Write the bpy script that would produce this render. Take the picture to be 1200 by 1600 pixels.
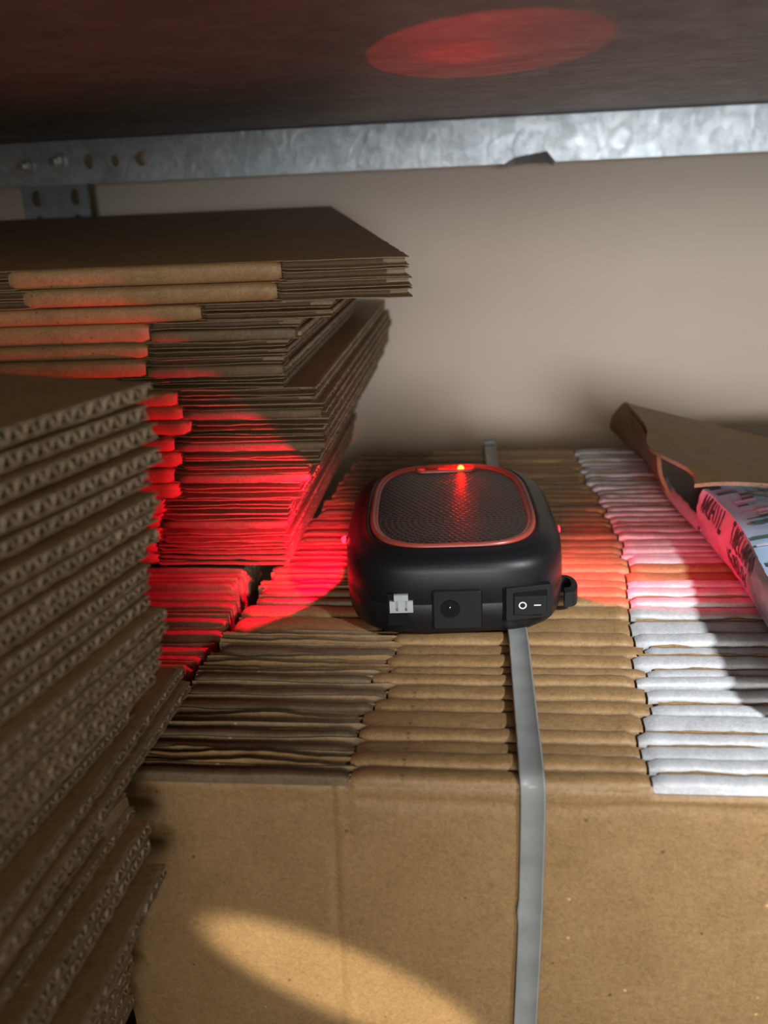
import bpy, bmesh, math, random
from math import sin, cos, pi, radians, sqrt
from mathutils import Vector, Matrix, noise

for o in list(bpy.data.objects): bpy.data.objects.remove(o, do_unlink=True)
SC = bpy.context.scene
COL = SC.collection

# ------------------------------------------------------------------ camera
PITCH, YAW, ROLL = radians(19.3), radians(6.8), radians(2.7)
fw = Vector((-sin(YAW)*cos(PITCH), cos(YAW)*cos(PITCH), -sin(PITCH)))
r0 = Vector((cos(YAW), sin(YAW), 0)); u0 = r0.cross(fw)
rt = r0*cos(ROLL) - u0*sin(ROLL); up = u0*cos(ROLL) + r0*sin(ROLL)
cd = bpy.data.cameras.new('camera'); cam = bpy.data.objects.new('camera', cd); COL.objects.link(cam)
m = Matrix((rt, up, -fw)).transposed().to_4x4(); m.translation = Vector((0, 0, .25)); cam.matrix_world = m
cd.sensor_fit = 'VERTICAL'; cd.sensor_height = 36; cd.lens = 36*1500/1600
cd.clip_start = .01; cd.clip_end = 50
cd.dof.use_dof = True; cd.dof.focus_distance = .53; cd.dof.aperture_fstop = 8
SC.camera = cam

# ------------------------------------------------------------------ light
SC.view_settings.view_transform = 'Standard'; SC.view_settings.look = 'None'
SC.view_settings.gamma = 1; SC.view_settings.use_curve_mapping = False
SC.view_settings.exposure = 0.0
w = bpy.data.worlds.new('World'); SC.world = w; w.use_nodes = True
w.node_tree.nodes['Background'].inputs[0].default_value = (1, .88, .70, 1)
w.node_tree.nodes['Background'].inputs[1].default_value = .08

def aim(o, loc, tgt):
    o.location = loc
    o.rotation_euler = (Vector(tgt)-Vector(loc)).to_track_quat('-Z', 'Y').to_euler()
def area(name, loc, tgt, sx, sy, e, c):
    l = bpy.data.lights.new(name, 'AREA'); l.shape = 'RECTANGLE'; l.size = sx; l.size_y = sy
    l.energy = e; l.color = c
    o = bpy.data.objects.new(name, l); COL.objects.link(o); aim(o, loc, tgt); return o
def spot(name, loc, tgt, ang, blend, e, c, r=.002, sc=None):
    l = bpy.data.lights.new(name, 'SPOT'); l.spot_size = radians(ang); l.spot_blend = blend
    l.energy = e; l.color = c; l.shadow_soft_size = r
    o = bpy.data.objects.new(name, l); COL.objects.link(o); aim(o, loc, tgt)
    if sc: o.scale = sc
    return o
# ceiling key at the right, then added lamps for wall, fill and front streak
spot('ceiling_key_light', (1.15, -.72, 1.12), (.235, .46, 0), 18.5, 1, 250, (.93, .97, 1), .06)  # overhead key from the right, cone narrowed to leave the left dim
spot('added_wall_spot', (.55, -2.2, .38), (.30, 1, .16), 28, 1, 190, (.95, .97, 1), .4)  # unseen spot added to brighten the back wall and beam
area('added_fill_light', (.15, -2.3, .75), (0, .6, .05), 1.4, .5, 20, (1, .90, .74))  # unseen soft fill added behind the camera
sl = spot('added_streak_light', (.10, -1.5, .55), (-.072, .36, -.120), 4.9, .45, 230, (1, .93, .78), .006, (1, .25, 1))  # unseen narrow spot added to throw the bright streak on the front panel
sl.rotation_euler = (sl.rotation_euler.to_matrix() @ Matrix.Rotation(radians(-27), 3, 'Z')).to_euler()
LEDC = (1, .0, .045)
spot('top_led_light', (-.0215, .665, .056), (-.004, .486, .2985), 33, .06, .8, (1, .015, .02), .0008, (.57, 1, 1))
spot('top_led_core_light', (-.0215, .665, .056), (-.0125, .470, .2985), 16, 1, .8, (1, .015, .02), .0008, (.6, 1, 1))
spot('left_led_light', (-.0955, .553, .040), (-.30, .63, -.01), 128, .2, 2.1, LEDC, .001)
spot('right_led_light', (.0475, .558, .040), (.115, .612, -.035), 106, .5, .6, LEDC, .001)

# ------------------------------------------------------------------ materials
def mat(name):
    m = bpy.data.materials.new(name); m.use_nodes = True
    nt = m.node_tree; b = nt.nodes['Principled BSDF']; return m, nt, b
def N(nt, t, **k):
    n = nt.nodes.new(t)
    for a, v in k.items():
        if a.startswith('i_'): n.inputs[a[2:].replace('_', ' ')].default_value = v
        else: setattr(n, a, v)
    return n
def ramp(nt, fac, stops):
    r = N(nt, 'ShaderNodeValToRGB'); nt.links.new(fac, r.inputs[0])
    e = r.color_ramp.elements
    while len(e) < len(stops): e.new(.5)
    for x, (p, c) in zip(e, stops): x.position = p; x.color = (*c, 1)
    return r.outputs[0]
def mixc(nt, fac, a, b, mode='MIX'):
    n = N(nt, 'ShaderNodeMix', data_type='RGBA', blend_type=mode)
    for s, v in ((n.inputs[0], fac), (n.inputs[6], a), (n.inputs[7], b)):
        if hasattr(v, 'is_linked'): nt.links.new(v, s)
        else: s.default_value = v if isinstance(v, float) else (*v, 1)
    return n.outputs[2]
def paper(name, base, dark, light, rough=.62, fleck=1.0, bump=.25, spec=.35):
    m, nt, b = mat(name)
    tc = N(nt, 'ShaderNodeTexCoord').outputs['Object']
    n1 = N(nt, 'ShaderNodeTexNoise', i_Scale=38, i_Detail=5, i_Roughness=.65); nt.links.new(tc, n1.inputs['Vector'])
    n2 = N(nt, 'ShaderNodeTexNoise', i_Scale=420, i_Detail=3, i_Roughness=.7, i_Distortion=.8); nt.links.new(tc, n2.inputs['Vector'])
    c = ramp(nt, n1.outputs[0], ((.32, dark), (.52, base), (.72, light)))
    c = mixc(nt, .5*fleck, c, ramp(nt, n2.outputs[0], ((.3, tuple(x*.55 for x in base)), (.5, base), (.74, tuple(min(1, x*1.5) for x in base)))))
    # scattered fibre flecks
    v = N(nt, 'ShaderNodeTexVoronoi', i_Scale=150); nt.links.new(tc, v.inputs['Vector'])
    f = ramp(nt, v.outputs['Distance'], ((.08, (1, 1, 1)), (.17, (0, 0, 0))))
    sel = N(nt, 'ShaderNodeSeparateColor'); nt.links.new(v.outputs['Color'], sel.inputs[0])
    g = N(nt, 'ShaderNodeMath', operation='GREATER_THAN'); nt.links.new(sel.outputs[0], g.inputs[0]); g.inputs[1].default_value = .93
    g2 = N(nt, 'ShaderNodeMath', operation='LESS_THAN'); nt.links.new(sel.outputs[0], g2.inputs[0]); g2.inputs[1].default_value = .03
    mu = N(nt, 'ShaderNodeMath', operation='MULTIPLY'); nt.links.new(f, mu.inputs[0]); nt.links.new(g.outputs[0], mu.inputs[1])
    mu2 = N(nt, 'ShaderNodeMath', operation='MULTIPLY'); nt.links.new(f, mu2.inputs[0]); nt.links.new(g2.outputs[0], mu2.inputs[1])
    c = mixc(nt, mu.outputs[0], c, tuple(x*.45 for x in base)); c = mixc(nt, mu2.outputs[0], c, tuple(min(1, x*2) for x in base))
    nt.links.new(c, b.inputs['Base Color'])
    b.inputs['Roughness'].default_value = rough; b.inputs['Specular IOR Level'].default_value = spec
    bp = N(nt, 'ShaderNodeBump', i_Strength=bump, i_Distance=.0006)
    ad = N(nt, 'ShaderNodeMath', operation='ADD'); nt.links.new(n2.outputs[0], ad.inputs[0]); nt.links.new(n1.outputs[0], ad.inputs[1])
    nt.links.new(ad.outputs[0], bp.inputs['Height']); nt.links.new(bp.outputs[0], b.inputs['Normal'])
    return m
KR = (.33, .198, .085)
M = {}
M['kraft'] = paper('kraft_board', KR, (.265, .155, .062), (.385, .24, .11), rough=.5, spec=.5, bump=.5)
M['liner'] = paper('raw_liner', (.32, .215, .12), (.24, .155, .08), (.40, .28, .17), rough=.75)
M['medium'] = paper('shaded_flute_core', (.13, .085, .05), (.09, .06, .035), (.17, .115, .07), rough=.85)  # core colour darkened to give the shade between the liners
M['inner'] = paper('shade_darkened_board', (.17, .12, .065), (.12, .085, .045), (.22, .16, .095), rough=.6)  # raw inner board, darkened further for shade on flaps and inside the sleeve
M['flute'] = paper('flute_edge', (.36, .27, .175), (.25, .18, .11), (.46, .36, .25), rough=.8)
M['white'] = paper('printed_white_board', (.60, .61, .625), (.48, .49, .51), (.70, .71, .72), rough=.55, fleck=.6, bump=.5)

def plastic(name, col, rough, spec=.5, bump=0, bs=600):
    m, nt, b = mat(name); b.inputs['Base Color'].default_value = (*col, 1)
    b.inputs['Roughness'].default_value = rough; b.inputs['Specular IOR Level'].default_value = spec
    if bump:
        tc = N(nt, 'ShaderNodeTexCoord').outputs['Object']
        n = N(nt, 'ShaderNodeTexNoise', i_Scale=bs, i_Detail=2); nt.links.new(tc, n.inputs['Vector'])
        bp = N(nt, 'ShaderNodeBump', i_Strength=bump, i_Distance=.0004); nt.links.new(n.outputs[0], bp.inputs['Height'])
        nt.links.new(bp.outputs[0], b.inputs['Normal'])
    return m
M['black'] = plastic('black_shell_plastic', (.008, .008, .0095), .42, .38, .12, 900)
M['gloss'] = plastic('gloss_black_plastic', (.008, .008, .009), .15, .5)
M['matte'] = plastic('matte_black_plastic', (.011, .011, .012), .55, .3, .1)
M['hole'] = plastic('dark_recess', (.003, .003, .003), .6, .2)
M['mark'] = plastic('white_ink', (.75, .8, .9), .5)
M['conn'] = plastic('white_connector', (.42, .46, .46), .4)
M['redrim'] = plastic('red_plastic', (.38, .065, .045), .32, .6)
M['pin'], _, b = mat('metal_pin'); b.inputs['Metallic'].default_value = 1; b.inputs['Roughness'].default_value = .2; b.inputs['Base Color'].default_value = (.8, .8, .8, 1)
def emis(name, c, s):
    m, nt, b = mat(name); b.inputs['Base Color'].default_value = (*c, 1)
    b.inputs['Emission Color'].default_value = (*c, 1); b.inputs['Emission Strength'].default_value = s; return m
M['led'] = emis('led_lens_lit', (1, .0035, .0006), 350)
M['ledside'] = emis('side_led_lit', (1, .02, .05), 4)

def grille_mat():
    m, nt, b = mat('perforated_grille')
    tc = N(nt, 'ShaderNodeTexCoord').outputs['Object']
    sx = N(nt, 'ShaderNodeSeparateXYZ'); nt.links.new(tc, sx.inputs[0])
    def mth(op, a, bb=None):
        n = N(nt, 'ShaderNodeMath', operation=op)
        for s, v in zip(n.inputs, (a, bb)):
            if v is None: continue
            if isinstance(v, (int, float)): s.default_value = v
            else: nt.links.new(v, s)
        return n.outputs[0]
    x, y = sx.outputs[0], mth('ADD', sx.outputs[1], .035)
    p = .0036
    r = mth('SQRT', mth('ADD', mth('MULTIPLY', x, x), mth('MULTIPLY', y, y)))
    k = mth('MAXIMUM', mth('ROUND', mth('DIVIDE', r, p)), 1)
    a = mth('DIVIDE', mth('ARCTAN2', y, x), 2*pi)
    t = mth('MULTIPLY', a, mth('MULTIPLY', k, 6))
    fr = mth('SUBTRACT', t, mth('ROUND', t))
    da = mth('MULTIPLY', fr, p*1.047); dr = mth('SUBTRACT', r, mth('MULTIPLY', k, p))
    d = mth('SQRT', mth('ADD', mth('MULTIPLY', da, da), mth('MULTIPLY', dr, dr)))
    h = mth('DIVIDE', d, p)
    c = ramp(nt, h, ((.26, (.002, .002, .002)), (.34, (.03, .028, .028))))
    nt.links.new(c, b.inputs['Base Color'])
    hh = ramp(nt, h, ((.22, (0, 0, 0)), (.36, (1, 1, 1))))
    bp = N(nt, 'ShaderNodeBump', i_Strength=.9, i_Distance=.0008); nt.links.new(hh, bp.inputs['Height'])
    nt.links.new(bp.outputs[0], b.inputs['Normal']); b.inputs['Roughness'].default_value = .3
    return m
M['grille'] = grille_mat()

def galv(name, c0, c1, rough, scale, metal=.95, bump=.2):
    m, nt, b = mat(name)
    tc = N(nt, 'ShaderNodeTexCoord').outputs['Object']
    n0 = N(nt, 'ShaderNodeTexNoise', i_Scale=scale*.5, i_Detail=4, i_Distortion=1.5); nt.links.new(tc, n0.inputs['Vector'])
    v = N(nt, 'ShaderNodeTexVoronoi', i_Scale=scale, distance='MANHATTAN'); nt.links.new(tc, v.inputs['Vector'])
    n = N(nt, 'ShaderNodeTexNoise', i_Scale=14, i_Detail=6, i_Roughness=.6); nt.links.new(tc, n.inputs['Vector'])
    s = N(nt, 'ShaderNodeSeparateColor'); nt.links.new(v.outputs['Color'], s.inputs[0])
    a = N(nt, 'ShaderNodeMath', operation='MULTIPLY_ADD'); nt.links.new(s.outputs[0], a.inputs[0]); a.inputs[1].default_value = .28
    nt.links.new(n.outputs[0], a.inputs[2])
    nt.links.new(ramp(nt, a.outputs[0], ((.3, c0), (.85, c1))), b.inputs['Base Color'])
    b.inputs['Metallic'].default_value = metal
    rr = N(nt, 'ShaderNodeMapRange'); nt.links.new(n0.outputs[0], rr.inputs[0]); rr.inputs[3].default_value = rough-.1; rr.inputs[4].default_value = rough+.15
    nt.links.new(rr.outputs[0], b.inputs['Roughness'])
    bp = N(nt, 'ShaderNodeBump', i_Strength=bump, i_Distance=.001); nt.links.new(n0.outputs[0], bp.inputs['Height'])
    nt.links.new(bp.outputs[0], b.inputs['Normal'])
    return m
M['galv'] = galv('galvanised_steel', (.40, .45, .48), (.72, .78, .80), .42, 130, .9, .55)
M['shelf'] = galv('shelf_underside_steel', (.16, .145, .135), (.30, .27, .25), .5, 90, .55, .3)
M['bolt'] = galv('zinc_bolt', (.5, .52, .53), (.7, .7, .7), .3, 200, 1, .1)
M['darksteel'] = galv('upright_steel', (.30, .33, .35), (.45, .48, .5), .5, 80, .8, .2)

def wall_mat():
    m, nt, b = mat('painted_wall')
    tc = N(nt, 'ShaderNodeTexCoord').outputs['Object']
    n = N(nt, 'ShaderNodeTexNoise', i_Scale=5, i_Detail=4); nt.links.new(tc, n.inputs['Vector'])
    nt.links.new(ramp(nt, n.outputs[0], ((.3, (.70, .60, .49)), (.7, (.76, .66, .54)))), b.inputs['Base Color'])
    b.inputs['Roughness'].default_value = .7
    return m
M['wall'] = wall_mat()

def strap_mat():
    m, nt, b = mat('grey_strapping_plastic')
    tc = N(nt, 'ShaderNodeTexCoord').outputs['Object']
    n = N(nt, 'ShaderNodeTexNoise', i_Scale=60, i_Detail=4); nt.links.new(tc, n.inputs['Vector'])
    nt.links.new(ramp(nt, n.outputs[0], ((.3, (.24, .25, .24)), (.7, (.33, .34, .33)))), b.inputs['Base Color'])
    b.inputs['Roughness'].default_value = .38; b.inputs['Subsurface Weight'].default_value = .15; b.inputs['Subsurface Scale'].default_value = .002
    return m
M['strap'] = strap_mat()
M['bagwhite'] = plastic('white_plastic_film', (.62, .54, .66), .3, .6, .5, 120)
M['ink'] = plastic('dark_print', (.07, .06, .08), .4)
M['green'] = plastic('green_print', (.03, .12, .09), .35)
M['sky'] = plastic('pale_blue_print', (.36, .50, .66), .28, .6, .4, 120)

# ------------------------------------------------------------------ helpers
def link(name, me, mats, parent=None):
    o = bpy.data.objects.new(name, me); COL.objects.link(o)
    for x in (mats if isinstance(mats, (list, tuple)) else [mats]): me.materials.append(x)
    if parent: o.parent = parent
    return o
def mk(name, V, F, mats, parent=None, idx=None, smooth=False, recalc=True):
    me = bpy.data.meshes.new(name); me.from_pydata([tuple(v) for v in V], [], F)
    if idx:
        for p, i in zip(me.polygons, idx): p.material_index = i
    if recalc:
        bm = bmesh.new(); bm.from_mesh(me); bmesh.ops.recalc_face_normals(bm, faces=bm.faces); bm.to_mesh(me); bm.free()
    if smooth: me.polygons.foreach_set('use_smooth', [True]*len(me.polygons))
    me.update(); return link(name, me, mats, parent)
def tag(o, label=None, cat=None, group=None, kind=None):
    if label: o['label'] = label
    if cat: o['category'] = cat
    if group: o['group'] = group
    if kind: o['kind'] = kind
    return o
def empty(name, loc=(0, 0, 0), rot=(0, 0, 0)):
    o = bpy.data.objects.new(name, None); COL.objects.link(o); o.location = loc; o.rotation_euler = rot
    o.empty_display_size = .01; return o
class MB:
    def __init__(s): s.V = []; s.F = []; s.I = []
    def add(s, V, F, i=0):
        n = len(s.V); s.V += [Vector(v) for v in V]; s.F += [tuple(n+k for k in f) for f in F]; s.I += [i]*len(F)
    def box(s, a, b, i=0):
        x0, y0, z0 = a; x1, y1, z1 = b
        s.add([(x0,y0,z0),(x1,y0,z0),(x1,y1,z0),(x0,y1,z0),(x0,y0,z1),(x1,y0,z1),(x1,y1,z1),(x0,y1,z1)],
              [(0,3,2,1),(4,5,6,7),(0,1,5,4),(1,2,6,5),(2,3,7,6),(3,0,4,7)], i)
    def grid(s, rows, i=0, close=False):
        nr, nc = len(rows), len(rows[0]); V = [v for r in rows for v in r]; F = []
        for a in range(nr-1):
            for c in range(nc-1 if not close else nc):
                d = (c+1) % nc
                F.append((a*nc+c, a*nc+d, (a+1)*nc+d, (a+1)*nc+c))
        s.add(V, F, i)
    def tube(s, pts, r, n=10, i=0):
        rows = []
        for k, p in enumerate(pts):
            p = Vector(p); d = (Vector(pts[min(k+1, len(pts)-1)])-Vector(pts[max(k-1, 0)])).normalized()
            a = d.orthogonal().normalized(); b2 = d.cross(a)
            rows.append([p+(a*cos(2*pi*j/n)+b2*sin(2*pi*j/n))*r for j in range(n)])
        s.grid(rows, i, True)
        nn = len(s.V)
        s.F.append(tuple(range(nn-n, nn))); s.I.append(i)
        st = nn-len(pts)*n; s.F.append(tuple(range(st+n-1, st-1, -1))); s.I.append(i)
    def cyl(s, c, r, h, axis='z', n=24, i=0):
        c = Vector(c); d = {'x': Vector((1,0,0)), 'y': Vector((0,1,0)), 'z': Vector((0,0,1))}[axis]
        s.tube([c, c+d*h], r, n, i)
    def build(s, name, mats, parent=None, smooth=False): return mk(name, s.V, s.F, mats, parent, s.I, smooth)
def nz(x, y=0, z=0): return noise.noise(Vector((x, y, z)))

def frange(a, b, st):
    n = max(1, int(round((b-a)/st))); return [a+(b-a)*k/n for k in range(n+1)]

# ------------------------------------------------------------------ flattened carton
def carton(label, group, x0, x1, W, t, segs, seed, ends=(True, True), shear=None, back_steps=1, wave=.0007,
           lam=.0066, name='flattened_carton', front_panel=None, fill=.95, tail=.024, slip=0., flute_start=.011):
    """local frame: the slotted edge runs along x at y=0, depth towards +y, thickness 0..t in z.
    segs: (xa, xb, style) with style fold / open / printed."""
    R = random.Random(seed); s0 = seed*7.31
    root = empty(name); tag(root, label, 'cardboard box', group)
    LT = .00045
    ts = t*fill*R.uniform(.94, 1.)/2
    def sh(v):
        if shear:
            xm, dx = shear
            f = max(0., min(1., (v.x-xm)/(x1-xm))); v.x += dx*f*v.y/W
        return v
    for k, zb in enumerate((0., t-ts)):
        mb = MB(); sk = slip*R.uniform(-1, 1)
        sgn = 0
        for li in range(2):
            zl = zb if li == 0 else zb+ts-LT
            xs = []
            for (a, b, st) in segs:
                q = frange(a, b, .003 if st == 'open' else .012)
                xs += q if not xs else q[1:]
            top, bot = [], []
            ph = s0+k*3.3+li*1.7
            for x in xs:
                stl = next(st for a, b, st in segs if a-1e-6 <= x <= b+1e-6)
                if stl == 'open':
                    y0 = .0014+.0022*nz(x*22, ph)+.0007*nz(x*110, ph)+(.0012 if li else 0)
                    dz = wave*(nz(x*20, ph+9)*1.6)+wave*.35*nz(x*90, ph+5)
                    if li == 0 and k == 0: dz = max(dz, -.0001)
                    if li == 1 and k == 1: dz = min(dz, .0002)
                elif stl == 'half' and k == 1:
                    y0 = .0022+.0016*nz(x*20, ph)+.0005*nz(x*120, ph)-(.0012 if li else 0); dz = min(wave*(nz(x*17, ph+9)*1.5), 0 if li else 1)
                else: y0 = .0045; dz = 0
                row = [(x, y0, zl+dz), (x, y0+.006, zl+dz*.5), (x, y0+.02, zl)] + [(x, .03+(W-.03)*q/back_steps, zl) for q in range(1, back_steps+1)]
                bot.append([sh(Vector((v[0]+sk, v[1], v[2]))) for v in row]); top.append([sh(Vector((v[0]+sk, v[1], v[2]+LT))) for v in row])
            mi = 1
            mb.grid(top, 0 if (li == 1) else mi); mb.grid(bot, 0 if li == 0 else mi)
            mb.grid([[r[0] for r in bot], [r[0] for r in top]], mi)
            mb.grid([[r[-1] for r in bot], [r[-1] for r in top]], mi)
            mb.grid([bot[0], top[0]], mi); mb.grid([bot[-1], top[-1]], mi)
        # corrugated medium: solid core darkened for shade behind the slotted edge, real flutes at the two ends
        e0, e1 = (.012 if ends[0] else .001), (.012 if ends[1] else .001)
        core = []
        for (xx, yy) in ((x0+e0, .012), (x1-e1, .012), (x1-e1, W-.004), (x0+e0, W-.004)):
            core.append(sh(Vector((xx+sk, yy, zb+LT*.5)))); 
        core += [v+Vector((0, 0, ts-LT)) for v in core[:4]]
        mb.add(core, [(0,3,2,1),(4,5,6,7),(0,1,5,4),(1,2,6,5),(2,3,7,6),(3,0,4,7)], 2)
        for e, on in enumerate(ends):
            if not on: continue
            xe, xi = (x0+.0003+sk, x0+.014+sk) if e == 0 else (x1-.0003+sk, x1-.014+sk)
            hh = ts/2-LT*.7; zc = zb+ts/2; ph = R.uniform(0, 6)
            ys = frange(flute_start, W-.003, lam/8)
            outer_u, inner_u, outer_l, inner_l = [], [], [], []
            for y in ys:
                j = nz(y*90, s0+e*5+k)*.6; a = sin(2*pi*y/lam+ph+j)
                zz = zc+(hh-.00025)*max(-1, min(1, a*1.1)); jx = nz(y*260, s0+k)*.0009*(1 if e == 0 else -1)
                outer_u.append(sh(Vector((xe+jx, y, zz+.00025)))); inner_u.append(sh(Vector((xi, y, zz+.00025))))
                outer_l.append(sh(Vector((xe+jx, y, zz-.00025)))); inner_l.append(sh(Vector((xi, y, zz-.00025))))
            mb.grid([outer_u, inner_u], 3); mb.grid([outer_l, inner_l], 3); mb.grid([outer_l, outer_u], 3)
            # frayed liner rims along the cut end
            for zl in (zb, zb+ts-LT):
                A, B, Cc, D = [], [], [], []
                for y in frange(.003, W-.002, .0016):
                    jx = (.0004+.0007*nz(y*300, s0+zl*999+e))*(-1 if e == 0 else 1)
                    dz = .0004*nz(y*120, s0+zl*777)
                    xo = (x0 if e == 0 else x1)+sk
                    A.append(sh(Vector((xo+jx, y, zl+dz)))); B.append(sh(Vector((xo+jx, y, zl+dz+LT))))
                    Cc.append(sh(Vector((xo+(.002 if e == 0 else -.002), y, zl-.00008)))); D.append(sh(Vector((xo+(.002 if e == 0 else -.002), y, zl+LT+.00008))))
                mb.grid([A, B], 3); mb.grid([A, Cc], 3); mb.grid([B, D], 3)
        if front_panel and k == 0: continue
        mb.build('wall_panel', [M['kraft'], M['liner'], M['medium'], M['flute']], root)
    for (a, b, st) in segs:
        if st == 'open': continue
        m_ = M['white'] if st == 'printed' else M['inner'] if st == 'half' else M['kraft']
        a2, b2 = a+.0006, b-.0006
        xs = frange(a2, b2, .004)
        tt = t if st == 'fold' else t*R.uniform(.45, .66) if st == 'half' else t*R.uniform(.78, .98)
        z0 = -.0001; rows = []
        e = R.uniform(.0032, .0048)
        for x in xs:
            de = min(x-a2, b2-x); tp = max(0., 1-de/.002)
            yj = .0009*nz(x*30, s0+20)+.0004*nz(x*150, s0)+tp*(.0014+.0012*nz(x*400, s0))
            zj = .0005*nz(x*25, s0+40)
            r_ = []
            K = 10
            r_.append(Vector((x, tail, z0-.0001)))
            for q in range(K+1):
                an = -pi/2+pi*q/K
                cy, sy = abs(cos(an))**(.8 if st == 'fold' else .5), (1 if sin(an) >= 0 else -1)*abs(sin(an))**(.62 if st == 'fold' else .5)
                zz = tt/2+(tt/2)*sy*(1-.25*tp)+zj*abs(cos(an))
                r_.append(Vector((x, yj+e*(1-cy)+.0006, z0+zz)))
            r_.append(Vector((x, .024, z0+tt+.0002)))
            rows.append([sh(v) for v in r_])
        mb = MB(); mb.grid(rows, 0)
        mb.add(rows[0], [tuple(range(len(rows[0])))], 1); mb.add(rows[-1], [tuple(range(len(rows[0])))], 1)
        mb.build('printed_flap' if st == 'printed' else 'folded_flap', [m_, M['liner']], root, True)
        if st == 'printed' and R.random() < .6:   # kraft liner peeping out behind the white flap
            mb = MB(); xs = frange(a2+.004, b2, .004); t0, t1 = tt+.0004, min(t, tt+.0010)
            A = [Vector((x, .0012+.0016*nz(x*60, s0+3)+.0006*nz(x*300, s0), t0)) for x in xs]; B = [v+Vector((0, 0, t1-t0)) for v in A]
            A2 = [Vector((v.x, .022, v.z)) for v in A]; B2 = [Vector((v.x, .022, v.z)) for v in B]
            mb.grid([A2, A, B, B2], 0); mb.build('torn_liner', M['kraft'], root)
    return root
ORD = ['first','second','third','fourth','fifth','sixth','seventh','eighth','ninth','tenth','eleventh','twelfth','thirteenth','fourteenth','fifteenth','sixteenth','seventeenth','eighteenth','nineteenth','twentieth']
ORD += ['twenty-'+q for q in ORD[:9]]+['thirtieth']+['thirty-'+q for q in ORD[:9]]+['fortieth']+['forty-'+q for q in ORD[:9]]

# ------------------------------------------------------------------ setting
mb = MB(); mb.box((-2, 1.06, -1.2), (2, 1.16, 1.6)); tag(mb.build('wall_back', M['wall']), kind='structure')

# lower shelf that carries the bundles
BZ = -.302
root = empty('steel_shelf', (0, .6, BZ)); tag(root, 'galvanised steel shelf board under the cardboard bundles', 'shelf')
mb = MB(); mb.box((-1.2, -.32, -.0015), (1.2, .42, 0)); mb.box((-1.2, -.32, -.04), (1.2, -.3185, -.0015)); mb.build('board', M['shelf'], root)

# upper shelf board
SZ = .2985
root = empty('steel_shelf', (0, .6, SZ)); tag(root, 'dark steel shelf board overhead, its underside lit by a red oval spot', 'shelf')
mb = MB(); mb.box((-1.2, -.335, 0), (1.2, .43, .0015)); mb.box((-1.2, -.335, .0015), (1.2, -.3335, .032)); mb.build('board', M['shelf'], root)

# beam under the back of the shelf
root = empty('shelf_beam', (0, 1.0, .2555)); tag(root, 'bright galvanised angle beam running under the back edge of the upper shelf', 'shelf beam')
mb = MB()
hb = .0418
slots = [(-.4040, .0215, .0055, .0075), (-.3760, .0208, .0045, .0060), (-.3475, .0215, .0080, .0072)]
notch = [(.0145, 0), (.024, .0052), (.032, .0068), (.048, .0088), (.0555, .0098), (.0635, 0)]
# front web drawn as a polygon with the notch, extruded; the slots are cut out
outline = [(-1.15, 0)]+notch+[(1.15, 0), (1.15, hb), (-1.15, hb)]
bm = bmesh.new()
def ring(pts): return [bm.verts.new((x, 0, z)) for x, z in pts]
loops = [ring(outline)]
for cx, cz, rx, rz in slots: loops.append(ring([(cx+rx*cos(a*pi/8)*(1), cz+rz*sin(a*pi/8)) for a in range(16)]))
ed = []
for L in loops:
    for i in range(len(L)): ed.append(bm.edges.new((L[i], L[(i+1) % len(L)])))
bmesh.ops.triangle_fill(bm, use_beauty=True, edges=ed, normal=(0, -1, 0))
r = bmesh.ops.extrude_face_region(bm, geom=list(bm.faces))
for v in [g for g in r['geom'] if isinstance(g, bmesh.types.BMVert)]: v.co.y += .002
bmesh.ops.recalc_face_normals(bm, faces=bm.faces)
me = bpy.data.meshes.new('web'); bm.to_mesh(me); bm.free(); link('web', me, M['galv'], root)
mb = MB(); mb.box((-1.15, .002, hb-.002), (1.15, .032, hb)); mb.box((-1.15, .002, 0), (.012, .02, .002)); mb.box((.066, .002, 0), (1.15, .02, .002))
mb.build('flange', M['galv'], root)
mb = MB(); mb.grid([[Vector((x, .003, z)) for x, z in notch], [Vector((x*.98, .012, z*.4-.004)) for x, z in notch]]); mb.grid([[Vector((x, .004, z)) for x, z in notch], [Vector((x*.98, .013, z*.4-.004)) for x, z in notch]])
mb.build('bent_tab', M['darksteel'], root)
for i, (bx, bz) in enumerate(((-.4360, .0225), (-.4700, .0195))):
    mb = MB(); mb.tube([(bx, -.004, bz), (bx, -.0002, bz)], .0095, 20); mb.tube([(bx, -.011, bz), (bx, -.004, bz)], .0062, 6)
    mb.tube([(bx, -.017, bz+.0005), (bx, -.011, bz)], .0035, 12)
    mb.build('bolt', M['bolt'], root)

# upright post behind the left stack
root = empty('shelf_upright', (-.448, 1.012, BZ)); tag(root, 'perforated grey steel upright post at the back left corner', 'shelf upright')
bm = bmesh.new()
o = [(-.038, 0), (.034, 0), (.034, .62), (-.038, .62)]
loops = [[bm.verts.new((x, 0, z)) for x, z in o]]
for k in range(24):
    for cx in (.020, -.022):
        cz = .02+k*.025; loops.append([bm.verts.new((cx+.0055*cos(a*pi/6), 0, cz+.0082*sin(a*pi/6))) for a in range(12)])
ed = [bm.edges.new((L[i], L[(i+1) % len(L)])) for L in loops for i in range(len(L))]
bmesh.ops.triangle_fill(bm, use_beauty=True, edges=ed, normal=(0, -1, 0))
r = bmesh.ops.extrude_face_region(bm, geom=list(bm.faces))
for v in [g for g in r['geom'] if isinstance(g, bmesh.types.BMVert)]: v.co.y += .002
bmesh.ops.recalc_face_normals(bm, faces=bm.faces)
me = bpy.data.meshes.new('front_face'); bm.to_mesh(me); bm.free(); link('front_face', me, M['darksteel'], root)
mb = MB(); mb.box((-.038, .002, 0), (-.036, .036, .62)); mb.build('side_face', M['darksteel'], root)

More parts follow.
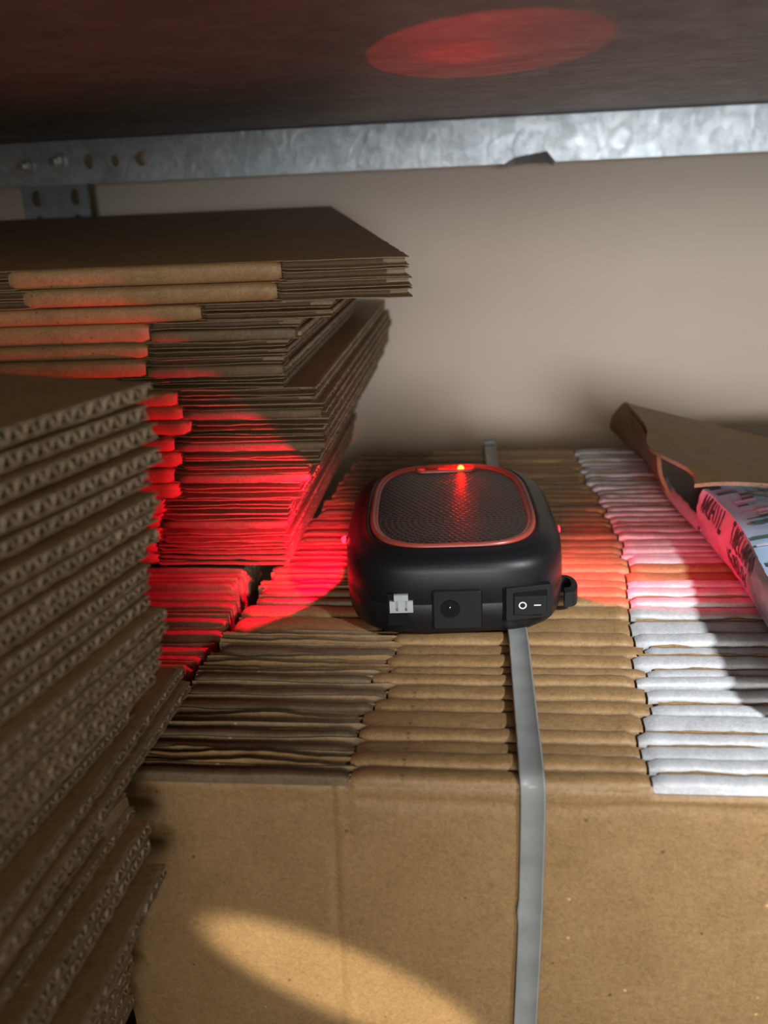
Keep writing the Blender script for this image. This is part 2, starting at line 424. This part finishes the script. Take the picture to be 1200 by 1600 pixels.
# ------------------------------------------------------------------ strapped bundle (cartons standing on edge)
G1 = 'cartons standing on edge in the strapped bundle'
edges = [.3585, .3691, .3811, .3916, .4026, .4189, .4312, .4441, .4549, .4640, .4779, .4901, .5045, .5266, .5429]
R = random.Random(5)
while edges[-1] < .885: edges.append(edges[-1]+R.uniform(.0098, .0135))
NB = len(edges)-1
topz = []
for i in range(NB):
    t = edges[i+1]-edges[i]-.0003
    yc = edges[i]
    xl = -.169+(yc-.36)*.09+R.uniform(-.003, .003)
    xa = -.063+R.uniform(-.005, .006)+(.004 if .42 < yc < .5 else 0)
    if i == 0: xl, xa = -.1785, -.0640
    half = R.random() < .7
    xb = (.068+(yc-.37)*.10 if yc < .6 else .091-(yc-.6)*.05)+R.uniform(-.004, .004)
    if yc < .38: xb = .0675
    left = 'half' if half else 'open'
    if .50 < yc < .53: left = 'fold'
    right = 'fold' if .575 < yc < .605 else 'printed'
    z = R.uniform(-.0016, .0004)
    if i == 0: z = -.0005
    topz.append(z)
    lab = {0: 'large kraft carton at the very front of the strapped bundle, its whole face in view'}.get(i, 'flattened kraft carton on edge in the strapped bundle, %s from its front' % ORD[i])
    segs = [(xl, xa, left), (xa, xb, 'fold'), (xb, .36, right)]
    c = carton(lab, G1, xl, .36, .298, t, segs, 11+i, ends=(True, False), wave=.0012, front_panel=(i == 0), tail=.0052 if i == 0 else .024)
    c.rotation_euler = (-pi/2, 0, 0); c.location = (0, yc, z)
    if i == 0:     # the big visible face of the front carton
        xs = frange(xl, .36, .0015); rows = []
        ys = [.0030, .0036, .0045, .0055, .0068, .0080, .0095, .011, .0128, .015, .02, .026, .034]+frange(.042, .298, .008)
        for y in ys:
            row = []
            for x in xs:
                d = -.0016*math.exp(-((x+.0745+(y-.1)*.02)/.0018)**2)*(1 if y > .0 else 0)
                d += -.0010*math.exp(-((x+.0655)/.0022)**2)*max(0, 1-y/.06)
                d += .0010*nz(x*9, y*9, 3)+.0004*nz(x*40, y*40, 5)
                d += -.0011*math.exp(-((y-.0125-.002*nz(x*20, 1))/.0016)**2)*(1 if x > -.062 else .25)
                y2 = y
                if x > xb: z_off = .0016*max(0, min(1, (.0080-y)/.001))
                else: z_off = 0
                if x < xa: y2 = y+.0008+.0022*nz(x*35, 8)*max(0, 1-y/.02)
                edge = max(0, 1-(y-.003)/.004); z_ = -d-.0003+edge**2*.0022
                xx = x + ((-.0035+.0025*nz(y*30, 2)-.0010*(y/.298)) if x == xs[0] else 0)
                row.append(Vector((xx, y2, z_+z_off)))
            rows.append(row)
        back = [[v+Vector((0, 0, .0032)) for v in r] for r in rows]
        mb = MB(); mb.grid(rows, 0); mb.grid(back, 1)
        for A, B in ((rows[0], back[0]), (rows[-1], back[-1]), ([r[0] for r in rows], [r[0] for r in back]), ([r[-1] for r in rows], [r[-1] for r in back])): mb.grid([A, B], 1)
        mb.build('wall_panel', [M['kraft'], M['liner']], c, True)

# grey strap round the bundle
root = empty('plastic_strap', (.0155, .36, 0)); tag(root, 'grey plastic strap over the top and front of the strapped carton bundle', 'strap')
pts = [(-.0028, edges[-1]+.004, -.28), (-.0022, edges[-1]+.0025, -.02), (-.0018, edges[-1]-.001, .0016), (-.0006, .86, .0022)]
for k in range(1, 12): pts.append((-.0006+.0146*k/12, .86-.37*k/12, .0018+.0003*sin(k*2.2)))
pts += [(.0142, .49, .0019), (.0147, .46, .0019), (.0152, .43, .0019), (.0157, .40, .0019), (.0161, .378, .0016), (.0163, .364, .0012), (.0166, .3585, -.0015), (.0168, .3568, -.006), (.0168, .3564, -.02), (.0164, .3563, -.05), (.0155, .3563, -.09), (.0142, .3565, -.13), (.012, .3568, -.20), (.010, .357, -.295)]
def catm(P, n=6):
    out = []
    for i in range(len(P)-1):
        a, b_, c_, d = Vector(P[max(i-1, 0)]), Vector(P[i]), Vector(P[i+1]), Vector(P[min(i+2, len(P)-1)])
        for k in range(n):
            t = k/n; out.append(.5*((2*b_)+(c_-a)*t+(2*a-5*b_+4*c_-d)*t*t+(3*b_-a-3*c_+d)*t**3))
    out.append(Vector(P[-1])); return out
cp = catm(pts); rows = []; rows2 = []
for k, p in enumerate(cp):
    d = (cp[min(k+1, len(cp)-1)]-cp[max(k-1, 0)]).normalized()
    side = Vector((1, 0, 0)); side = (side-d*side.dot(d)).normalized(); n_ = side.cross(d).normalized()
    wdt = .00565+.00012*nz(k*.7, 3)
    prof = [(-1, 0), (-.93, .0005), (-.82, .00056), (-.78, .0003), (0, .00034), (.78, .0003), (.82, .00056), (.93, .0005), (1, 0)]
    o3 = Vector((-.0009*math.exp(-((p.z+.069)/.0022)**2), 0, 0)) if p.y < .36 else Vector()
    row = [p+side*wdt*a+n_*h*(-1 if n_.z < -.1 or n_.y > .3 else 1) for a, h in prof]; row[0] += o3; row[1] += o3*.6
    rows.append([v-root.location for v in row]); rows2.append([p+side*wdt*a-root.location for a, h in reversed(prof[1:-1])])
mb = MB(); mb.grid([a+b_ for a, b_ in zip(rows, rows2)], 0, True); mb.build('strap_band', M['strap'], root, True)

# ------------------------------------------------------------------ second bundle on edge to the left
G2 = 'cartons standing on edge in the shorter bundle at the left'
ends2 = [(.4600, -.1830), (.4715, -.1790), (.4830, -.1745), (.4945, -.1735), (.5060, -.1690), (.5185, -.1655), (.5300, -.1670), (.5420, -.1690), (.5540, -.1680), (.5660, -.1700), (.5780, -.1730), (.5900, -.172), (.6020, -.172), (.6140, -.172), (.6260, -.172), (.6380, -.172)]
for i, (yc, xr) in enumerate(ends2):
    t = .0112
    c = carton('flattened carton on edge in the lower bundle beside the strapped one, %s from its front' % ORD[i], G2, -.60, xr, .285, t,
               [(-.60, -.42, 'open'), (-.42, -.33, 'fold'), (-.33, xr, 'half')], 90+i, ends=(False, True), wave=.0006)
    c.rotation_euler = (-pi/2, 0, 0); c.location = (0, yc, (-.012+(.002 if i > 4 else -.003) if i < 10 else -.004)+R.uniform(-.003, .002))
# ------------------------------------------------------------------ back-left stack (cartons lying flat)
G3 = 'cartons lying flat in the back left stack'
# z bottom, thickness, fold/open seam x, right end x, front edge y
B = [(.1918, .0118, -.1255, -.0478, .589, 'two'), (.1800, .0112, -.1290, -.0462, .588, 'two'),
     (.1692, .0100, -.1790, -.0977, .590, ''), (.1560, .0125, -.2150, -.1210, .592, ''),
     (.1462, .0095, -.2170, -.1275, .591, ''), (.1342, .0116, -.2190, -.1300, .589, ''),
     (.1262, .0078, -.2400, -.1312, .590, ''), (.1160, .0100, -.2000, -.1105, .586, ''),
     (.1062, .0095, -.1980, -.1075, .588, ''), (.0955, .0105, -.1940, -.1055, .589, ''),
     (.0850, .0102, -.2060, -.1060, .588, ''), (.0738, .0108, -.2030, -.1110, .590, ''),
     (.0630, .0104, -.2090, -.1175, .589, ''), (.0515, .0110, -.2080, -.1275, .591, ''),
     (.0405, .0106, -.2200, -.1330, .590, ''), (.0300, .0102, -.2240, -.1360, .592, ''),
     (.0195, .0102, -.2260, -.1375, .593, ''), (.0105, .0088, -.2300, -.1385, .594, ''), (.0022, .0080, -.2300, -.1372, .595, '')]
for i, (z, t, sx, xe, yf, kind) in enumerate(B):
    lab = ('topmost carton of the back left stack, its wide kraft face tilted up' if i == 0 else
           'flattened carton in the back left stack, %s from the top' % ORD[i])
    if i == 1: lab = 'long carton jutting out right under the topmost of the back left stack'
    if kind:
        W = .36
        segs = [(-.62, -.302+.008*i, 'open'), (-.302+.008*i, sx, 'fold'), (sx, xe, 'open')]
        c = carton(lab, G3, -.62, xe, W, t, segs, 300+i, ends=(False, True), shear=(-.20, -.103), wave=.0005, fill=.9)
        c.location = (0, yf, z); c.rotation_euler = (radians(3.4), 0, 0)
    else:
        W = .345 if i < 7 else .44-.004*(i-7) if i < 12 else .40-.012*(i-12)
        if i in (3, 4, 5): W = .36
        segs = [(-.56, sx, 'fold'), (sx, xe, 'half' if i in (3, 5, 8, 10, 12, 15) else 'open')]
        c = carton(lab, G3, -.56, xe, W, t, segs, 300+i, ends=(False, True), wave=.0010, fill=.82, slip=.002)
        c.location = (0, yf, z)

# ------------------------------------------------------------------ front-left stack (fluted ends towards the camera)
G4 = 'cartons lying flat in the front left stack'
A = [  # corner x, y, top z, thickness, rotation
    (-.1205, .330, .1842, .0135, 20), (-.1185, .330, .1690, .0140, 18), (-.1235, .330, .1510, .0125, 16), (-.1250, .330, .1365, .0120, 14),
    (-.1290, .330, .1220, .0120, 13), (-.1300, .330, .1080, .0112, 11.5), (-.1264, .331, .0955, .0092, 10.5), (-.1290, .331, .0860, .0098, 9),
    (-.1330, .331, .0748, .0110, 8.5), (-.1480, .340, .0615, .0112, 7.5), (-.1520, .345, .0490, .0110, 6.5), (-.1437, .390, .0365, .0110, 3),
    (-.1600, .340, .0235, .0115, 6), (-.1530, .330, .0105, .0105, 5), (-.1462, .331, -.0040, .0140, 3.5), (-.1433, .330, -.0262, .0130, 1),
    (-.1560, .330, -.0440, .0130, 2), (-.1600, .330, -.0600, .0130, 2), (-.1638, .330, -.0755, .0130, 2), (-.1680, .330, -.0910, .0130, 1), (-.175, .330, -.106, .013, 1), (-.170, .330, -.121, .013, 2), (-.178, .330, -.136, .013, 1)]
for i, (cx, cy, zt, t, ro) in enumerate(A):
    lab = {0: 'topmost carton of the front left stack, blurred fluted end towards the camera', 11: 'carton pushed out of the front left stack, its far corner over the strapped bundle'}.get(i, 'flattened carton with fluted end in the front left stack, %s from the top' % ORD[i])
    # slotted edge faces away (rotated half a turn), fluted end at local x0 faces right
    c = carton(lab, G4, 0, .36, .30, t, [(0, .36, 'fold' if i == 13 else 'open')], 500+i, ends=(True, False), lam=.0070, wave=.0004, fill=.76, slip=.0025, flute_start=.002)
    c.rotation_euler = (0, 0, pi-radians(ro)); c.location = (cx, cy, zt-t)
# packed remainder below, down to the shelf
k = len(A); z = -.150
while z > BZ+.012:
    c = carton('flattened carton with fluted end in the front left stack, %s from the top' % ORD[k], G4, 0, .36, .30, .0138, [(0, .36, 'open')], 560+k, ends=(True, False), lam=.0070, wave=.0004)
    c.rotation_euler = (0, 0, pi-radians(2+R.uniform(-1, 1))); c.location = (-.176+R.uniform(-.006, .006), .33, z-.0138); z -= .0142; k += 1

# ------------------------------------------------------------------ device
DC = Vector((-.0265, .5885, .0010)); DR = radians(4)
dev = empty('ultrasonic_repeller', DC, (0, 0, DR)); tag(dev, 'black plastic electronic device with red rimmed grille and glowing red light on the cartons', 'electronic device')
HA, HBk = .0662, .0945
def ringpts(a, b_, n, z, cnt=96, dy=0):
    out = []
    for k in range(cnt):
        th = 2*pi*k/cnt; c_, s_ = cos(th), sin(th)
        tp = 1-.075*max(0, s_)**1.2
        out.append(Vector((a*tp*(1 if c_ >= 0 else -1)*abs(c_)**(2/n), dy+b_*(1 if s_ >= 0 else -1)*abs(s_)**(2/n), z)))
    return out
def ringxy(a, b_, r, cnt=96, z=0, bow=0):
    """rounded rectangle with bowed sides, even arc spacing"""
    P = []
    q = cnt//4
    for s in range(4):
        cx = (a-r)*(1 if s in (0, 3) else -1); cy = (b_-r)*(1 if s in (0, 1) else -1)
        for k in range(q):
            an = s*pi/2+(pi/2)*k/q
            # ease the corner so sides stay slightly curved
            P.append(Vector((cx+r*cos(an), cy+r*sin(an), z)))
    return P
prof = [(.0040, 0, 3.7), (.0016, .0012, 3.8), (.0008, .004, 3.9), (0, .011, 3.9), (0, .0185, 4), (.0002, .0189, 4), (.0002, .0195, 4), (0, .0199, 4), (.0003, .030, 4), (.0008, .0375, 4), (.0022, .0415, 4), (.0048, .0440, 4), (.0090, .0462, 4.0), (.0122, .0477, 4.0), (.0126, .0482, 4.0), (.0138, .0484, 4), (.0142, .0478, 4), (.0165, .0478, 4)]
mb = MB(); rows = [ringpts(HA-i_, HBk-i_, n_, z_) for i_, z_, n_ in prof]
mb.grid(rows, 0, True); mb.add(rows[0], [tuple(range(96))]); mb.add(rows[-1], [tuple(range(96))])
mb.build('shell', M['black'], dev, True)
# red double rim
mb = MB(); rp = [(.0150, .0477), (.0152, .0490), (.0160, .0497), (.0172, .0497), (.0178, .0490), (.0184, .0488), (.0192, .0489), (.0198, .0485), (.0200, .0472)]
mb.grid([ringpts(HA-i_, HBk-i_, 3.7, z_) for i_, z_ in rp], 0, True); mb.build('red_rim', M['redrim'], dev, True)
mb = MB(); rr = [ringpts((HA-.0196)*s_, (HBk-.0196)*s_, 3.7, .0479+.0004*(1-s_*s_)) for s_ in (1, .8, .6, .4, .2)]
mb.grid(rr, 0, True); mb.add(rr[-1], [tuple(range(96))]); mb.build('grille', M['grille'], dev, True)
# indicator slot near the back with window and led
def pill(hx, hy, z, c=(0, 0), cnt=32):
    out = []
    for k in range(cnt):
        th = 2*pi*k/cnt; out.append(Vector((c[0]+(hx-hy)*(1 if cos(th) >= 0 else -1)+hy*cos(th), c[1]+hy*sin(th), z)))
    return out
pc = (-.0015, .0705)
mb = MB(); mb.grid([pill(.0212, .0046, .0480, pc), pill(.0210, .0044, .0492, pc), pill(.0198, .0034, .0494, pc), pill(.0192, .0028, .0488, pc)], 0, True)
ind = mb.build('indicator_frame', M['redrim'], dev, True)
mb = MB(); p_ = pill(.0192, .0028, .0488, pc); mb.add(p_, [tuple(range(32))]); mb.build('indicator_window', emis('lit_red_window', (1, .03, .02), .8), dev)
mb = MB(); mb.add([v+Vector((0, 0, .0003)) for v in pill(.0052, .0017, .0488, (-.0115, .0705))], [tuple(range(32))]); mb.build('sensor_mark', M['hole'], dev)
def dome(name, c, r, h, m_, par, axis=Vector((0, 0, 1)), n=20):
    c = Vector(c); a = axis.orthogonal().normalized(); b_ = axis.cross(a); mb = MB(); rows = []
    for q in range(7):
        f = q/6*pi/2; rr_ = r*cos(f)+1e-6; rows.append([c+(a*cos(2*pi*j/n)+b_*sin(2*pi*j/n))*rr_+axis*h*sin(f) for j in range(n)])
    mb.grid(rows, 0, True); return mb.build(name, m_, par, True)
dome('led_lens', (.0095, .0705, .0488), .0024, .0026, M['led'], dev)
dome('side_led_lens', (-.0660, -.038, .0385), .0026, .0028, M['ledside'], dev, Vector((-1, 0, .15)).normalized())
dome('side_led_lens', (.0655, -.030, .0385), .0022, .0009, M['ledside'], dev, Vector((1, 0, .15)).normalized())
# front sockets; helper placing a local frame on the curved front face
def fy(x): return -HBk*(max(0., 1-(abs(x)/HA)**4))**.25
# white connector
x = -.0315; y = fy(x)
c_ = empty('socket_frame_tmp') if False else None
mb = MB(); mb.box((x-.0078, y-.0004, .0065), (x+.0082, y+.0002, .0262)); mb.build('connector_recess', M['hole'], dev)
mb = MB(); mb.box((x-.0066, y-.0022, .0160), (x-.0033, y, .0222)); mb.box((x-.0019, y-.0022, .0160), (x+.0019, y, .0228)); mb.box((x+.0033, y-.0022, .0160), (x+.0066, y, .0222))
mb.box((x-.0066, y-.0022, .0152), (x+.0066, y, .0162)); mb.box((x-.0040, y-.0026, .0226), (x+.0040, y, .0262)); mb.box((x-.0034, y-.0007, .0162), (x+.0034, y, .0226))
co = mb.build('white_connector', M['conn'], dev)
for s_ in (-.0026, .0026):
    mb = MB(); mb.tube([(x+s_, y-.0018, .0172), (x+s_, y-.0006, .0172)], .0006, 8); mb.build('contact_pin', M['pin'], co)
# dc power jack plate
def rbox(mb, x0, x1, z0, z1, y0, y1, r, i=0):
    P = []
    for s in range(4):
        cx = (x1-r) if s in (0, 3) else (x0+r); cz = (z1-r) if s in (0, 1) else (z0+r)
        for k in range(6): an = s*pi/2+pi/2*k/5; P.append((cx+r*cos(an), cz+r*sin(an)))
    n = len(P); A_ = [Vector((p[0], y0, p[1])) for p in P]; B_ = [Vector((p[0], y1, p[1])) for p in P]
    C_ = [Vector(((p[0]-(x0+x1)/2)*.975+(x0+x1)/2, y0-.0003, (p[1]-(z0+z1)/2)*.97+(z0+z1)/2)) for p in P]
    mb.grid([B_, A_, C_], i, True); mb.add(C_, [tuple(range(n))], i)
mb = MB(); rbox(mb, -.0142, .0142, .0048, .0282, -HBk-.0001, -HBk+.002, .0015); mb.build('jack_gap', M['hole'], dev)
mb = MB(); rbox(mb, -.0134, .0136, .0046, .0274, -HBk-.0007, -HBk+.002, .0012); pl = mb.build('jack_plate', M['matte'], dev)
jx, jz = -.0040, .0168
mb = MB(); n = 28
def crc(r, y): return [Vector((jx+r*cos(2*pi*k/n), y, jz+r*sin(2*pi*k/n))) for k in range(n)]
mb.grid([crc(.0056, -HBk-.0011), crc(.0056, -HBk-.00125), crc(.0050, -HBk-.00115)], 0, True); mb.add(crc(.0051, -HBk-.00112), [tuple(range(n))]); mb.build('jack_hole', M['hole'], pl)
dome('jack_pin', (jx-.0002, -HBk-.0011, jz+.0012), .0009, .0012, M['pin'], pl, Vector((0, -1, 0)))
# rocker switch on the curving right part of the front
sw = empty('rocker_switch_part'); sw.name = 'rocker_switch'; sw.parent = dev
sx_ = .0400; sw.location = (sx_, fy(sx_)-.0002, .0185); sw.rotation_euler = (0, 0, radians(11))
def sbox(name, x0, x1, z0, z1, y0, y1, m_, r=.0008):
    mb = MB(); rbox(mb, x0, x1, z0, z1, y0, y1, r); o_ = mb.build(name, m_, sw); return o_
sbox('bezel_shadow_gap', -.0146, .0124, -.0106, .0098, -.0004, .003, M['hole'])
sbox('bezel', -.0134, .0132, -.0098, .0100, -.0022, .003, M['matte'])
sbox('rocker_well', -.0092, .0105, -.0066, .0072, -.0026, .001, M['hole'], .0004)
mb = MB()
mb.add([(-.0085,-.0030,-.0060),(.0090,-.0064,-.0060),(.0090,-.0064,.0052),(-.0085,-.0030,.0052),(-.0085,.001,-.0060),(.0090,.001,-.0060),(.0090,.001,.0060),(-.0085,.001,.0060)],
       [(0,1,2,3),(4,7,6,5),(0,4,5,1),(1,5,6,2),(2,6,7,3),(3,7,4,0)])
rk = mb.build('rocker', M['matte'], sw)
def rp_(x, z, o_=.00012): return Vector((x, -.0030-(x+.0085)*.0034/.0175-o_, z))
mb = MB(); n = 24
mb.grid([[rp_(-.0042+r*cos(2*pi*k/n), -.0004+r*sin(2*pi*k/n)) for k in range(n)] for r in (.0022, .0015)], 0, True); mb.build('off_mark', M['mark'], sw)
mb = MB(); mb.add([rp_(.0020, -.0008), rp_(.0058, -.0008), rp_(.0058, -.0001), rp_(.0020, -.0001)], [(0,1,2,3)]); mb.build('on_mark', M['mark'], sw)
# hanging loop on the right side
mb = MB(); rows = []
for k in range(13):
    an = -pi/2+pi*k/12; cx, cy =   .0650+.0092*max(0, cos(an))**.6, -.0500+.0135*sin(an)
    ix, iy = .0650+.0055*max(0, cos(an))**.6, -.0500+.0085*sin(an)
    rows.append([Vector((cx, cy, .001)), Vector((cx, cy, .0105)), Vector((ix, iy, .0115)), Vector((ix, iy, .001))])
mb.grid(rows, 0, True); mb.add(rows[0], [(0,1,2,3)]); mb.add(rows[-1], [(0,1,2,3)]); mb.build('hanging_loop', M['matte'], dev)

# ------------------------------------------------------------------ printed plastic bag with cardboard at the right
bag = empty('printed_plastic_bag', (.19, .62, .001)); tag(bag, 'crumpled printed plastic mailer bag lying on the cartons at the right', 'plastic bag')
low = catm([(.150, .40, .003), (.1525, .50, .003), (.1527, .555, .0035), (.1522, .580, .003), (.1480, .622, .0035), (.1462, .655, .005)], 8)
upp = catm([(.150, .40, .032), (.1515, .505, .031), (.1550, .560, .031), (.1555, .600, .031), (.1525, .632, .032), (.1465, .655, .034)], 8)
nL = len(low)
def SP(u, v):      # spine surface; u along 0..1, v 0 (bottom) .. 1 (top)
    f = u*(nL-1); i = min(int(f), nL-2); q = f-i
    a = low[i].lerp(low[i+1], q); b_ = upp[i].lerp(upp[i+1], q)
    p = a.lerp(b_, v); bu = .0035*sin(pi*v)+.0012*nz(p.y*60, v*3)+.0006*nz(p.y*170, v*7)
    return p+Vector((-bu*(1 if v < .999 else .5), 0, 0))
L0 = bag.location
mb = MB(); mb.grid([[SP(u/90, v/12)-L0 for v in range(13)] for u in range(91)], 0); 
mb.build('bag_side', M['bagwhite'], bag, True)
def TP(u, s):      # top surface; s metres to the right
    p = SP(u, 1); 
    return p+Vector((s, .02*s, .0018*nz(p.y*30, s*30)*min(1, s/.01)+.004*min(1, s/.02)-.02*s+.0008*nz(p.y*90, s*60)*min(1, s/.01)))
mb = MB(); mb.grid([[TP(u/90, .20*(s/40)**1.3)-L0 for s in range(41)] for u in range(91)], 0); mb.build('bag_top', M['sky'], bag, True)
mb = MB(); mb.grid([[Vector((low[i].x+q*.05, low[i].y, .0025))-L0 for q in range(5)] for i in range(0, nL)], 0); mb.build('bag_bottom', M['bagwhite'], bag)
mb = MB(); mb.grid([[TP(1, .20*(s/20)**1.3)-L0 for s in range(21)], [Vector((SP(1, 0).x+.20*(s/20)**1.3, SP(1, 0).y+.004*(s/20), .0028))-L0 for s in range(21)]]); mb.build('bag_end', M['bagwhite'], bag)
# printed patches on top
R2 = random.Random(8)
mb = MB()
def patch(mb, fn, u0, u1, s0_, s1_, off, i=0, nu=6, ns=4):
    rows = []
    for a in range(nu+1):
        rows.append([fn(u0+(u1-u0)*a/nu, s0_+(s1_-s0_)*b_/ns)+off-L0 for b_ in range(ns+1)])
    mb.grid(rows, i)
for k in range(84):
    u = R2.uniform(.15, .99); s_ = R2.uniform(.001, .045); du = R2.uniform(.006, .03); ds = R2.uniform(.006, .022)
    mb = MB(); patch(mb, TP, u, min(1, u+du), s_, s_+ds, Vector((0, 0, .0010+k*.00001)))
    mb.build('printed_patch', [M['green'], M['green'], M['ink'], M['bagwhite']][R2.randrange(4)], bag)
# lettering strokes along the spine
GL = {'M': [((0,0),(0,1)),((0,1),(.5,.3)),((.5,.3),(1,1)),((1,1),(1,0))], 'I': [((.5,0),(.5,1))], 'L': [((0,1),(0,0)),((0,0),(.9,0))], 'U': [((0,1),(0,0)),((0,0),(1,0)),((1,0),(1,1))],
      'N': [((0,0),(0,1)),((0,1),(1,0)),((1,0),(1,1))], 'A': [((0,0),(.5,1)),((.5,1),(1,0)),((.2,.4),(.8,.4))], 'T': [((.5,0),(.5,1)),((0,1),(1,1))], 'H': [((0,0),(0,1)),((1,0),(1,1)),((0,.5),(1,.5))], 'E': [((0,0),(0,1)),((0,1),(.9,1)),((0,.5),(.8,.5)),((0,0),(.9,0))]}
def letters(name, txt, u0, du, v0, v1, th, m_):
    mb = MB(); u = u0
    for ch in txt:
        for (a, b_) in GL.get(ch, []):
            pa = (u-a[0]*du*.72, v0+(v1-v0)*a[1]); pb = (u-b_[0]*du*.72, v0+(v1-v0)*b_[1])
            d = Vector((pb[0]-pa[0], (pb[1]-pa[1])*.11)); n_ = Vector((-d.y, d.x)).normalized()*th
            q = []
            for t_ in (0, .25, .5, .75, 1):
                uu = pa[0]+(pb[0]-pa[0])*t_; vv = pa[1]+(pb[1]-pa[1])*t_
                q.append([SP(min(.999, max(0, uu+n_.x)), min(1, max(0, vv+n_.y/.11)))+Vector((-.0004, 0, .0001))-L0, SP(min(.999, max(0, uu-n_.x)), min(1, max(0, vv-n_.y/.11)))+Vector((-.0004, 0, .0001))-L0])
            mb.grid(q, 0)
        u -= du
    mb.build(name, m_, bag)
letters('printed_lettering', 'AMUHIIL', .93, .036, .56, .97, .0048, M['ink'])
letters('printed_lettering', 'TANELHMHA', .60, .034, .56, .95, .0042, M['ink'])
letters('printed_lettering', 'HEAMENATH', .62, .030, .14, .44, .0036, M['ink'])
# cardboard sheets: an open carton sleeve poking from the bag
cb = empty('folded_cardboard_sleeve', (.16, .72, .002)); tag(cb, 'tan cardboard sleeve gaping open at the left, resting on the cartons behind the plastic bag', 'cardboard sleeve')
L1 = cb.location
FL, FR, BR, BL = Vector((.1350, .640, .0478)), Vector((.1887, .652, .0385)), Vector((.2168, .7603, .042)), Vector((.1139, .8095, .060))
FR2 = FR+(FR-FL)*2.2; BR2 = BR+(BR-BL)*1.2
nx, ny = 24, 24; rows = []
for a in range(ny+1):
    r_ = []
    for b_ in range(nx+1):
        u, v = b_/nx, a/ny; p = FL.lerp(FR2, u).lerp(BL.lerp(BR2, u), v)
        p += Vector((0, 0, .0012*nz(p.x*14, p.y*14)))
        p.x += (-.0115*math.exp(-((v-.38)/.17)**2)+.006*math.exp(-((v-.08)/.08)**2))*(1-u)**6
        p.z += -.0050*math.exp(-((v-.0)/.10)**2)*(1-u)**8
        r_.append(p-L1)
    rows.append(r_)
low_ = [[v+Vector((0, 0, -.0028)) for v in r_] for r_ in rows]
mb = MB(); mb.grid(rows, 0); mb.grid(low_, 1)
for Aq, Bq in ((rows[0], low_[0]), (rows[-1], low_[-1]), ([r_[0] for r_ in rows], [r_[0] for r_ in low_]), ([r_[-1] for r_ in rows], [r_[-1] for r_ in low_])): mb.grid([Aq, Bq], 2)
mb.build('top_sheet', [M['kraft'], M['liner'], M['flute']], cb, True)
mb = MB(); q_ = [r_[-1] for r_ in low_]
outer = [[v, Vector((v.x+.006, v.y, v.z*.5)), Vector((v.x, v.y, .0045))] for v in q_]
mb.grid(outer, 0); mb.grid([[v+Vector((-.003, 0, 0)) for v in r_] for r_ in outer], 0); mb.build('added_side_fold', M['inner'], cb, True)  # unseen fold added to keep stray light out of the sleeve
mb = MB(); q_ = [v for v in low_[-1][6:]]
mb.grid([[v, Vector((v.x, v.y+.004, v.z*.5)), Vector((v.x, v.y, .0045))] for v in q_], 0); mb.build('back_flap', M['kraft'], cb, True)
lo = catm([(.1375, .722, .0035), (.1360, .76, .0035), (.1350, .83, .003), (.1270, .87, .003), (.1165, .94, .004)], 8)
mb = MB(); rows = []
for i, p in enumerate(lo):
    f = i/(len(lo)-1); q = Vector((.1245-.0110*f, .715+.11*f, .0455+.012*f)) 
    rows.append([(p.lerp(q, s/8)+Vector((-.0040*sin(pi*s/8)+.001*nz(f*9, s*.6), 0, 0)))-L1 for s in range(9)])
r2 = [[v+Vector((.003, 0, 0)) for v in r_] for r_ in rows]
mb.grid(rows, 0); mb.grid(r2, 0)
for Aq, Bq in ((rows[0], r2[0]), (rows[-1], r2[-1]), ([r_[0] for r_ in rows], [r_[0] for r_ in r2]), ([r_[-1] for r_ in rows], [r_[-1] for r_ in r2])): mb.grid([Aq, Bq], 0)
mb.build('side_fold', [M['kraft']], cb, True)
ll = catm([(.1440, .668, .0035), (.1400, .70, .0035), (.1375, .722, .0035), (.1360, .76, .0035), (.1350, .83, .003), (.1270, .87, .003), (.1165, .94, .004)], 6)
mb = MB(); rows = [[Vector((p.x+.22*s/8, p.y, p.z-.0008+(.0012 if s == 0 else 0)))-L1 for s in range(9)] for p in ll]; r2 = [[v+Vector((0, 0, .003)) for v in r_] for r_ in rows]
mb.grid(rows, 0); mb.grid(r2, 0); mb.grid([[r_[0] for r_ in rows], [r_[0] for r_ in r2]], 1); mb.grid([rows[0], r2[0]], 1); mb.grid([rows[-1], r2[-1]], 1)
mb.build('bottom_sheet', [M['inner'], M['flute']], cb)
mb = MB(); lip = [(p, p+Vector((.003, .0, .007+.003*nz(p.y*80, 4)))) for p in catm([(.1455, .655, .003), (.1410, .69, .003), (.1372, .722, .004), (.1350, .745, .006)], 8)]
mb.grid([[a-L1+Vector((-.0012, 0, 0)) for a, b_ in lip], [(a+b_)/2-L1+Vector((-.003, 0, 0)) for a, b_ in lip], [b_-L1 for a, b_ in lip]], 0); mb.grid([[a-L1+Vector((-.0007, 0, 0)) for a, b_ in lip], [(a+b_)/2-L1+Vector((-.0024, 0, 0)) for a, b_ in lip], [b_-L1+Vector((.0005,0,0)) for a, b_ in lip]], 0)
mb.build('film_lip', M['bagwhite'], cb, True)
